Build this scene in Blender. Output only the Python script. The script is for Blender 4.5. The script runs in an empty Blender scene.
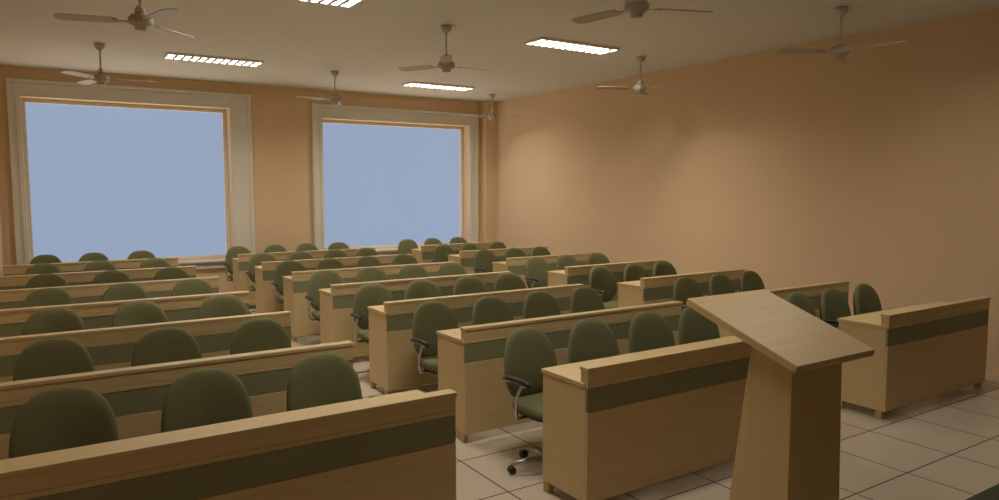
import bpy, bmesh, math, random
from mathutils import Vector, Matrix
random.seed(4)
scene=bpy.context.scene
scene.view_settings.view_transform='Standard'
def s2l(c):
    return tuple(((x/255)/12.92 if x/255<=.04045 else ((x/255+.055)/1.055)**2.4) for x in c)+(1,)

# ---------------- materials ----------------
def base_mat(name,col,rough=.5,metal=0,spec=.5):
    m=bpy.data.materials.new(name);m.use_nodes=True
    b=m.node_tree.nodes['Principled BSDF']
    b.inputs['Base Color'].default_value=col
    b.inputs['Roughness'].default_value=rough
    b.inputs['Metallic'].default_value=metal
    b.inputs['Specular IOR Level'].default_value=spec
    return m
def noise_mat(name,c1,c2,scale=(5,5,5),nscale=1,rough=.6,bump=0,spec=.4,detail=4,metal=0):
    m=base_mat(name,c1,rough,metal,spec);nt=m.node_tree;b=nt.nodes['Principled BSDF']
    tc=nt.nodes.new('ShaderNodeTexCoord');mp=nt.nodes.new('ShaderNodeMapping');mp.inputs['Scale'].default_value=scale
    n=nt.nodes.new('ShaderNodeTexNoise');n.inputs['Scale'].default_value=nscale;n.inputs['Detail'].default_value=detail
    r=nt.nodes.new('ShaderNodeValToRGB');r.color_ramp.elements[0].position=.3;r.color_ramp.elements[1].position=.7
    r.color_ramp.elements[0].color=c1;r.color_ramp.elements[1].color=c2
    nt.links.new(tc.outputs['Object'],mp.inputs['Vector']);nt.links.new(mp.outputs[0],n.inputs['Vector'])
    nt.links.new(n.outputs['Fac'],r.inputs['Fac']);nt.links.new(r.outputs[0],b.inputs['Base Color'])
    if bump:
        bp=nt.nodes.new('ShaderNodeBump');bp.inputs['Strength'].default_value=bump;bp.inputs['Distance'].default_value=.01
        nt.links.new(n.outputs['Fac'],bp.inputs['Height']);nt.links.new(bp.outputs[0],b.inputs['Normal'])
    return m
M={}
M['wall']=noise_mat('peach_wall_paint',(.78,.585,.375,1),(.79,.595,.385,1),(1,1,1),1,.8,0,.15,1)
M['ceil']=noise_mat('ceiling_paint',(.74,.745,.725,1),(.75,.755,.735,1),(1,1,1),1,.85,0,.15,1)
M['wood']=noise_mat('maple_laminate',(.60,.46,.24,1),(.66,.51,.275,1),(1.2,38,38),1,.42,0,.35)
M['woodv']=noise_mat('maple_laminate_vertical',(.60,.46,.24,1),(.66,.51,.275,1),(38,38,1.2),1,.42,0,.35)
M['woode']=noise_mat('maple_edge',(.50,.34,.16,1),(.56,.39,.18,1),(1.2,38,38),1,.5,0,.3)
M['green']=noise_mat('green_laminate',(.24,.25,.14,1),(.26,.27,.15,1),(2,30,30),1,.5,0,.3)
M['fabric']=noise_mat('olive_fabric',(.155,.16,.08,1),(.18,.185,.092,1),(60,60,60),3,.85,.2,.2)
M['plastic']=base_mat('black_plastic',(.02,.02,.02,1),.45)
M['chrome']=base_mat('brushed_steel',(.55,.54,.52,1),.28,1)
M['trim']=noise_mat('cream_window_trim',(.78,.76,.68,1),(.80,.78,.70,1),(2,2,2),1,.55,0,.3,1)
M['fan']=base_mat('fan_enamel',(.44,.38,.32,1),.4)
M['fanl']=base_mat('fan_enamel_light',(.60,.55,.49,1),.35)
M['fix']=base_mat('fixture_white',(.8,.78,.74,1),.4)
M['louv']=base_mat('fixture_louvre',(.15,.15,.15,1),.5)
M['mat']=noise_mat('green_carpet',(.06,.075,.05,1),(.085,.10,.065,1),(40,40,40),3,.95,.3,.1)
m=bpy.data.materials.new('tube_glow');m.use_nodes=True
b=m.node_tree.nodes['Principled BSDF'];b.inputs['Emission Color'].default_value=(1,.98,.93,1);b.inputs['Emission Strength'].default_value=.8;M['tube']=m
# glass
m=bpy.data.materials.new('window_glass');m.use_nodes=True;nt=m.node_tree;nt.nodes.clear()
o=nt.nodes.new('ShaderNodeOutputMaterial');mx=nt.nodes.new('ShaderNodeMixShader');t=nt.nodes.new('ShaderNodeBsdfTransparent');g=nt.nodes.new('ShaderNodeBsdfGlossy')
g.inputs['Roughness'].default_value=.05;mx.inputs[0].default_value=.01
nt.links.new(t.outputs[0],mx.inputs[1]);nt.links.new(g.outputs[0],mx.inputs[2]);nt.links.new(mx.outputs[0],o.inputs[0]);M['glass']=m
# floor tiles
m=base_mat('cream_floor_tiles',(.5,.45,.38,1),.25);nt=m.node_tree;b=nt.nodes['Principled BSDF']
tc=nt.nodes.new('ShaderNodeTexCoord');br=nt.nodes.new('ShaderNodeTexBrick')
br.offset=0;br.inputs['Scale'].default_value=1;br.inputs['Brick Width'].default_value=.6;br.inputs['Row Height'].default_value=.6
br.inputs['Mortar Size'].default_value=.006;br.inputs['Mortar Smooth'].default_value=.1
br.inputs['Color1'].default_value=(.55,.48,.385,1);br.inputs['Color2'].default_value=(.585,.515,.415,1);br.inputs['Mortar'].default_value=(.12,.10,.08,1)
nt.links.new(tc.outputs['Object'],br.inputs['Vector']);nt.links.new(br.outputs['Color'],b.inputs['Base Color'])
M['floor']=m

# ---------------- mesh builder ----------------
class MB:
    def __init__(s): s.bm=bmesh.new(); s.mats=[]
    def mi(s,k):
        if k not in s.mats: s.mats.append(k)
        return s.mats.index(k)
    def add(s,vs,fs,mat,smooth=False):
        i=s.mi(mat);bv=[s.bm.verts.new(v) for v in vs]
        for f in fs:
            try:
                fc=s.bm.faces.new([bv[k] for k in f]);fc.material_index=i;fc.smooth=smooth
            except ValueError: pass
    def hexa(s,p,mat): # p: 8 pts bottom 4 ccw, top 4 ccw
        s.add(p,[(3,2,1,0),(4,5,6,7),(0,1,5,4),(1,2,6,5),(2,3,7,6),(3,0,4,7)],mat)
    def box(s,x0,x1,y0,y1,z0,z1,mat,M4=None):
        p=[(x0,y0,z0),(x1,y0,z0),(x1,y1,z0),(x0,y1,z0),(x0,y0,z1),(x1,y0,z1),(x1,y1,z1),(x0,y1,z1)]
        if M4: p=[tuple(M4@Vector(q)) for q in p]
        s.hexa(p,mat)
    def tube(s,pts,r,mat,n=10,closed=False):
        pts=[Vector(p) for p in pts];N=len(pts)
        rs=r if isinstance(r,(list,tuple)) else [r]*N
        vs=[]
        up=None
        for i,p in enumerate(pts):
            if closed: d=(pts[(i+1)%N]-pts[i-1])
            else: d=(pts[min(i+1,N-1)]-pts[max(i-1,0)])
            if d.length<1e-9: d=Vector((0,0,1))
            d.normalize()
            if up is None: up=Vector((0,0,1)) if abs(d.z)<.9 else Vector((1,0,0))
            a=d.cross(up);
            if a.length<1e-3: up=Vector((1,0,0)) if abs(d.x)<.9 else Vector((0,1,0)); a=d.cross(up)
            a.normalize();b=d.cross(a).normalized()
            for k in range(n):
                t=2*math.pi*k/n;vs.append(tuple(p+a*math.cos(t)*rs[i]+b*math.sin(t)*rs[i]))
        fs=[]
        for i in range(N if closed else N-1):
            j=(i+1)%N
            for k in range(n):
                fs.append((i*n+k,i*n+(k+1)%n,j*n+(k+1)%n,j*n+k))
        if not closed: fs+= [tuple(range(n))[::-1],tuple((N-1)*n+k for k in range(n))]
        s.add(vs,fs,mat,True)
    def lathe(s,prof,mat,n=20,c=(0,0)):
        vs=[(c[0]+r*math.cos(2*math.pi*k/n),c[1]+r*math.sin(2*math.pi*k/n),z) for r,z in prof for k in range(n)]
        fs=[(i*n+k,i*n+(k+1)%n,(i+1)*n+(k+1)%n,(i+1)*n+k) for i in range(len(prof)-1) for k in range(n)]
        fs+=[tuple(range(n))[::-1],tuple((len(prof)-1)*n+k for k in range(n))]
        s.add(vs,fs,mat,True)
    def mesh(s,name):
        me=bpy.data.meshes.new(name)
        bmesh.ops.recalc_face_normals(s.bm,faces=s.bm.faces)
        s.bm.to_mesh(me);s.bm.free()
        for k in s.mats: me.materials.append(M[k])
        return me
def obj(name,me,loc=(0,0,0),rz=0,bevel=0):
    o=bpy.data.objects.new(name,me);bpy.context.collection.objects.link(o);o.location=loc;o.rotation_euler=(0,0,rz)
    if bevel:
        b=o.modifiers.new('bevel','BEVEL');b.width=bevel;b.segments=2;b.limit_method='ANGLE';b.angle_limit=math.radians(40)
    return o

# ---------------- dimensions ----------------
XL,XR=-.44,8.14; YB=12.90; YF=-2.2; ZC=3.68; T=.45
# ---------------- room ----------------
b=MB();b.box(XL-T,XR+.2,YF-.2,YB+T,-.15,0,'floor');obj('floor',b.mesh('floor'))
b=MB();b.box(XL-T,XR+.2,YF-.2,YB+T,ZC,ZC+.15,'ceil');obj('ceiling',b.mesh('ceiling'))
b=MB();b.box(XR,XR+.2,YF-.2,YB+T,0,ZC,'wall');obj('wall_right',b.mesh('wall_right'))
b=MB();b.box(XL-.2,XL,YF-.2,YB+T,0,ZC,'wall');obj('wall_left',b.mesh('wall_left'))
b=MB();b.box(XL,XR,YF-.2,YF,0,ZC,'wall');obj('wall_front',b.mesh('wall_front'))
W=[(-.12,2.85,.67,3.25),(4.48,7.60,.70,3.17)]
D=.34
b=MB()
xs=[XL,W[0][0],W[0][1],W[1][0],W[1][1],XR]
for i in (0,2,4): b.box(xs[i],xs[i+1],YB,YB+D,0,ZC,'wall')
for w in W:
    b.box(w[0],w[1],YB,YB+D,0,w[2],'wall');b.box(w[0],w[1],YB,YB+D,w[3],ZC,'wall')
b.box(7.88,XR,YB-.22,YB,0,ZC,'wall')
obj('wall_back',b.mesh('wall_back'))
def frame(b,x0,x1,z0,z1,wd,y0,y1,mat,sides=None):
    wl,wr,wb,wt=wd
    b.box(x0-wl,x0,y0,y1,z0-wb,z1+wt,mat);b.box(x1,x1+wr,y0,y1,z0-wb,z1+wt,mat)
    b.box(x0,x1,y0,y1,z1,z1+wt,mat);b.box(x0,x1,y0,y1,z0-wb,z0,mat)
for i,w in enumerate(W):
    b=MB()
    x0,x1,z0,z1=w
    l=.16 if i==0 else .2; r=.36 if i==0 else .2
    frame(b,x0,x1,z0,z1,(l,r,.14,.25),YB-.035,YB-.0005,'trim')
    frame(b,x0-l+.05,x1+r-.05,z0-.09,z1+.20,(.05,.05,.05,.05),YB-.065,YB-.035,'trim')
    frame(b,x0-.03,x1+.03,z0-.03,z1+.03,(.03,.03,.03,.03),YB-.05,YB-.035,'trim')
    b.box(x0-l,x1+r,YB-.12,YB-.035,z0-.03,z0,'trim')
    frame(b,x0+.06,x1-.06,z0+.06,z1-.06,(.058,.058,.058,.058),YB+.22,YB+.29,'trim')
    b.box(x0+.05,x1-.05,YB+.25,YB+.256,z0+.05,z1-.05,'glass')
    obj('window_%d'%(i+1),b.mesh('window'),bevel=.006)

# ---------------- desks ----------------
ZD=.78;ZL=.873;DD=.442
def desk_mesh(L):
    b=MB();t=.025
    for x in (0,L-t):
        b.box(x,x+t,.022,DD-.01,.07,ZD-.028,'wood')
        for y in (.03,DD-.075): b.box(x+.0,x+t+.015 if x==0 else x+t,y,y+.055,0,.0695,'woode')
    b.box(0,L,0,.0215,.07,.612,'wood')
    b.box(.0,L,.003,.0215,.6125,.7545,'green')
    b.box(0,L,0,.0215,.755,ZD,'wood')
    b.box(0,L,0,.066,ZD+.0005,ZL-.0225,'wood')
    b.box(-.004,L+.004,-.006,.072,ZL-.022,ZL,'wood')
    b.box(-.006,L+.006,.022,DD,ZD-.027,ZD,'wood')
    b.box(t+.001,L-t-.001,.03,.30,.60,.616,'woode')
    b.box(t+.001,L-t-.001,DD-.05,DD-.03,.10,.16,'woode')
    return b.mesh('lecture_desk')
S=1.387;Y0=3.072
cols=[(-.40,2.13,[.06,.71,1.36]),(2.592,2.26,[2.83,3.40,3.97,4.52]),(5.745,1.74,[5.92,6.47,7.02])]

# ---------------- chair ----------------
def chair_mesh():
    b=MB()
    def blob(cx,cy,cz,rx,ry,rz,fn,mat,nu=28,nv=16,e1=.75,e2=.75):
        vs=[]
        sg=lambda v,p: math.copysign(abs(v)**p,v)
        for j in range(nv+1):
            ph=-math.pi/2+math.pi*j/nv
            for i in range(nu):
                th=2*math.pi*i/nu
                c=sg(math.cos(ph),e1)
                vs.append(fn(rx*c*sg(math.cos(th),e2),ry*c*sg(math.sin(th),e2),rz*sg(math.sin(ph),e1)))
        vs=[(cx+x,cy+y,cz+z) for x,y,z in vs]
        fs=[(j*nu+i,j*nu+(i+1)%nu,(j+1)*nu+(i+1)%nu,(j+1)*nu+i) for j in range(nv) for i in range(nu)]
        b.add(vs,fs,mat,True)
    def pad(cz,cy,hx,hz,ty,mat,s=1.0,top=.15):
        nu=40;rings=[(0.0,1),(.35,1),(.65,.98),(.85,.88),(.95,.68),(1.0,.3),(1.0,-.3),(.95,-.68),(.85,-.88),(.65,-.98),(.35,-1),(0.0,-1)]
        vs=[]
        for rr,yy in rings:
            for i in range(nu):
                th=2*math.pi*i/nu
                cx=math.copysign(abs(math.cos(th))**.72,math.cos(th));sz=math.copysign(abs(math.sin(th))**.80,math.sin(th))
                x=hx*rr*cx;z=hz*rr*sz
                x*=1-top*(z/hz+.35)*.55 if z>-.35*hz else 1+.25*(z/hz+.35)*.6
                y=-ty*yy
                y+= -1.0*x*x + .16*z + .35*max(0,-z-.05)**2*2
                vs.append((x*s,cy+y,cz+z))
        fs=[(j*nu+i,j*nu+(i+1)%nu,(j+1)*nu+(i+1)%nu,(j+1)*nu+i) for j in range(len(rings)-1) for i in range(nu)]
        b.add(vs,fs,mat,True)
    pad(.682,.235,.232,.240,.032,'fabric')
    pad(.67,.272,.18,.19,.018,'plastic')
    def seatfn(x,y,z):
        if y<-.1: z-=(abs(y)-.1)**2*1.2
        x*=1-.12*max(0,y/.22)
        return (x,y,z-.0+.25*x*x)
    blob(0,-.0,.435,.235,.225,.040,seatfn,'fabric',nu=36,nv=12,e1=.6,e2=.62)
    blob(0,0,.40,.19,.18,.022,lambda x,y,z:(x,y,z),'plastic',nu=24,nv=8,e1=.5,e2=.6)
    b.tube([(0,.05,.39),(0,.17,.385),(0,.235,.41),(0,.262,.49),(0,.285,.64)],[.022,.022,.02,.02,.018],'plastic',8)
    for sx in (-1,1):
        x=.262*sx
        b.tube([(.16*sx,.02,.39),(.24*sx,.02,.39),(x,.02,.42),(x+.01*sx,-.0,.54),(x,-.03,.615),(x,-.09,.635),(x,.06,.64),(x,.15,.625)],.011,'chrome',8)
        b.tube([(x,-.12,.632),(x,-.09,.646),(x,.0,.652),(x,.1,.648),(x,.15,.635)],[.012,.02,.021,.02,.012],'plastic',8)
    b.lathe([(.06,.385),(.06,.37),(.02,.355),(.018,.25),(.028,.245),(.028,.10),(.04,.09),(.04,.055)],'chrome',14)
    for k in range(5):
        a=2*math.pi*k/5+math.radians(90)
        c,s_=math.cos(a),math.sin(a)
        b.tube([(.03*c,.03*s_,.085),(.15*c,.15*s_,.078),(.265*c,.265*s_,.062)],[.02,.016,.012],'chrome',8)
        px,py=.262*c,.262*s_
        tx,ty=-s_,c
        for sd in (-1,1):
            q=Vector((px+tx*.014*sd,py+ty*.014*sd,.0255))
            d=Vector((tx,ty,0))*.008
            b.tube([q-d,q+d],.025,'plastic',12)
        b.tube([(px,py,.025),(px,py,.06)],.008,'plastic',6)
    return b.mesh('office_chair')
cm=chair_mesh()
for X0,L,chs in cols:
    dm=desk_mesh(L)
    for r in range(7):
        y=Y0+S*r
        obj('lecture_desk',dm,(X0,y,0),bevel=.003)
        for cx in chs:
            jx=random.uniform(-.012,.012);jr=math.radians(random.uniform(-5,5))
            obj('office_chair',cm,(cx+jx,y+.70+random.uniform(-.012,.012),0),jr)

# ---------------- lectern ----------------
b=MB()
x0,x1=2.77,3.39;ya,za=1.87,1.115;yb,zb=2.51,1.335;th=.038
n=Vector((0,-(zb-za),(yb-ya))).normalized()*th
lo=[(x0,ya-n.y,za-n.z),(x1,ya-n.y,za-n.z),(x1,yb-n.y,zb-n.z),(x0,yb-n.y,zb-n.z)]
up=[(x0,ya,za),(x1,ya,za),(x1,yb,zb),(x0,yb,zb)]
b.hexa(lo+up,'wood')
def zu(y): return za+(y-ya)*(zb-za)/(yb-ya)-th*1.06
bx0,bx1,by0,by1=2.85,3.24,1.95,2.17
b.hexa([(2.85,1.95,.06),(3.28,1.95,.06),(3.28,2.32,.06),(2.85,2.32,.06),(bx0,by0,zu(by0)),(bx1,by0,zu(by0)),(bx1,by1,zu(by1)),(bx0,by1,zu(by1))],'woodv')
b.box(2.80,3.33,1.90,2.38,0,.0595,'woodv')
obj('lectern',b.mesh('lectern'),bevel=.004)

b=MB();b.box(3.7,8.1,-.5,1.98,0,.008,'mat');obj('green_carpet',b.mesh('green_carpet'))

# ---------------- ceiling fans ----------------
def fan_mesh():
    b=MB()
    b.lathe([(.012,0),(.06,-.005),(.055,-.05),(.02,-.085),(.013,-.09)][::-1],'fanl',18)
    b.tube([(0,0,-.05),(0,0,-.36)],.011,'fanl',10)
    b.lathe([(.013,-.30),(.035,-.325),(.045,-.36),(.03,-.375)][::-1],'fanl',18)
    b.lathe([(.03,-.372),(.075,-.385),(.095,-.41),(.095,-.44),(.08,-.46),(.05,-.47),(.045,-.50),(.02,-.505)][::-1],'fan',24)
    for k in range(3):
        a=2*math.pi*k/3
        R=Matrix.Rotation(a,4,'Z')@Matrix.Translation((0,0,-.435))@Matrix.Rotation(math.radians(10),4,'X')
        b.box(.08,.20,-.018,.018,-.006,-.001,'fan',R)
        pr=[(.17,.045),(.20,.055),(.35,.062),(.50,.064),(.58,.060),(.61,.048),(.62,.02)]
        out=[(x,w) for x,w in pr]+[(x,-w) for x,w in pr[::-1]]
        nn=len(out)
        vs=[tuple(R@Vector((x,y,z))) for z in (0,.005) for x,y in out]
        fs=[tuple(range(nn))[::-1],tuple(range(nn,2*nn))]+[(i,(i+1)%nn,nn+(i+1)%nn,nn+i) for i in range(nn)]
        b.add(vs,fs,'fan')
    return b.mesh('ceiling_fan')
fm=fan_mesh()
fans=[(.79,6.6,44),(.76,10.3,-12),(3.9,7.1,1),(3.95,10.75,66),(7.42,11.7,57),(7.03,7.3,40),(6.80,4.25,30),(3.87,4.07,-20),(.76,4.0,80)]
for x,y,a in fans: obj('ceiling_fan',fm,(x,y,ZC),math.radians(a))

# ---------------- lights ----------------
def fix_mesh():
    b=MB();lx,ly,h=.62,.18,.032
    b.box(-lx,lx,-ly,-ly+.02,-h,0,'fix');b.box(-lx,lx,ly-.02,ly,-h,0,'fix')
    b.box(-lx,-lx+.02,-ly+.02,ly-.02,-h,0,'fix');b.box(lx-.02,lx,-ly+.02,ly-.02,-h,0,'fix')
    b.box(-lx+.02,lx-.02,-ly+.02,ly-.02,-.006,0,'tube')
    b.box(-lx+.02,lx-.02,-.012,.012,-h,-.010,'louv')
    for i in range(1,12):
        x=-lx+.02+i*(2*lx-.04)/12;b.box(x-.018,x+.018,-ly+.02,ly-.02,-h+.001,-h+.006,'louv')
    return b.mesh('fluorescent_fixture')
lm=fix_mesh()
for x,y,p in [(2.17,10.6,72),(5.73,7.15,76),(6.0,11.2,74),(2.05,6.62,78),(2.1,3.3,50),(5.85,3.3,32)]:  # last two: assumed front fixtures, out of view, added as low fill
    o=obj('fluorescent_fixture',lm,(x,y,ZC))
    l=bpy.data.lights.new('tube_light','AREA');l.shape='RECTANGLE';l.size=1.18;l.size_y=.30;l.energy=p*.98;l.color=(1,.89,.75);l.spread=math.radians(150)
    lo=bpy.data.objects.new('tube_light',l);bpy.context.collection.objects.link(lo);lo.parent=o;lo.location=(0,0,-.008)

# ---------------- world: hazy sky above, added bright warm lower half to lift the ceiling ----------------
w=bpy.data.worlds.new('sky');scene.world=w;w.use_nodes=True;nt=w.node_tree
bg=nt.nodes['Background'];bg.inputs[1].default_value=1.0
tc=nt.nodes.new('ShaderNodeTexCoord');sp=nt.nodes.new('ShaderNodeSeparateXYZ');r=nt.nodes.new('ShaderNodeValToRGB')
mr=nt.nodes.new('ShaderNodeMapRange');mr.inputs['From Min'].default_value=-1;mr.inputs['From Max'].default_value=1
nt.links.new(tc.outputs['Generated'],sp.inputs[0]);nt.links.new(sp.outputs['Z'],mr.inputs['Value']);nt.links.new(mr.outputs[0],r.inputs['Fac'])
r.color_ramp.elements[0].position=.36;r.color_ramp.elements[0].color=(1.6,1.35,1.05,1)
r.color_ramp.elements[1].position=.42;r.color_ramp.elements[1].color=s2l((152,167,193))
nt.links.new(r.outputs[0],bg.inputs[0])
for i,q in enumerate(W):
    l=bpy.data.lights.new('portal','AREA');l.shape='RECTANGLE';l.size=q[1]-q[0]-.1;l.size_y=q[3]-q[2]-.1;l.cycles.is_portal=True
    o=bpy.data.objects.new('window_portal',l);bpy.context.collection.objects.link(o)
    o.location=((q[0]+q[1])/2,YB+.30,(q[2]+q[3])/2);o.rotation_euler=(math.radians(-90),0,0)

# ---------------- camera ----------------
c=bpy.data.cameras.new('camera');c.sensor_width=36;c.lens=714.5/999*36;c.clip_start=.05
o=bpy.data.objects.new('camera',c);bpy.context.collection.objects.link(o)
o.location=(0,0,1.896);o.rotation_euler=(math.radians(90-4.968),0,-math.radians(32.953));scene.camera=o
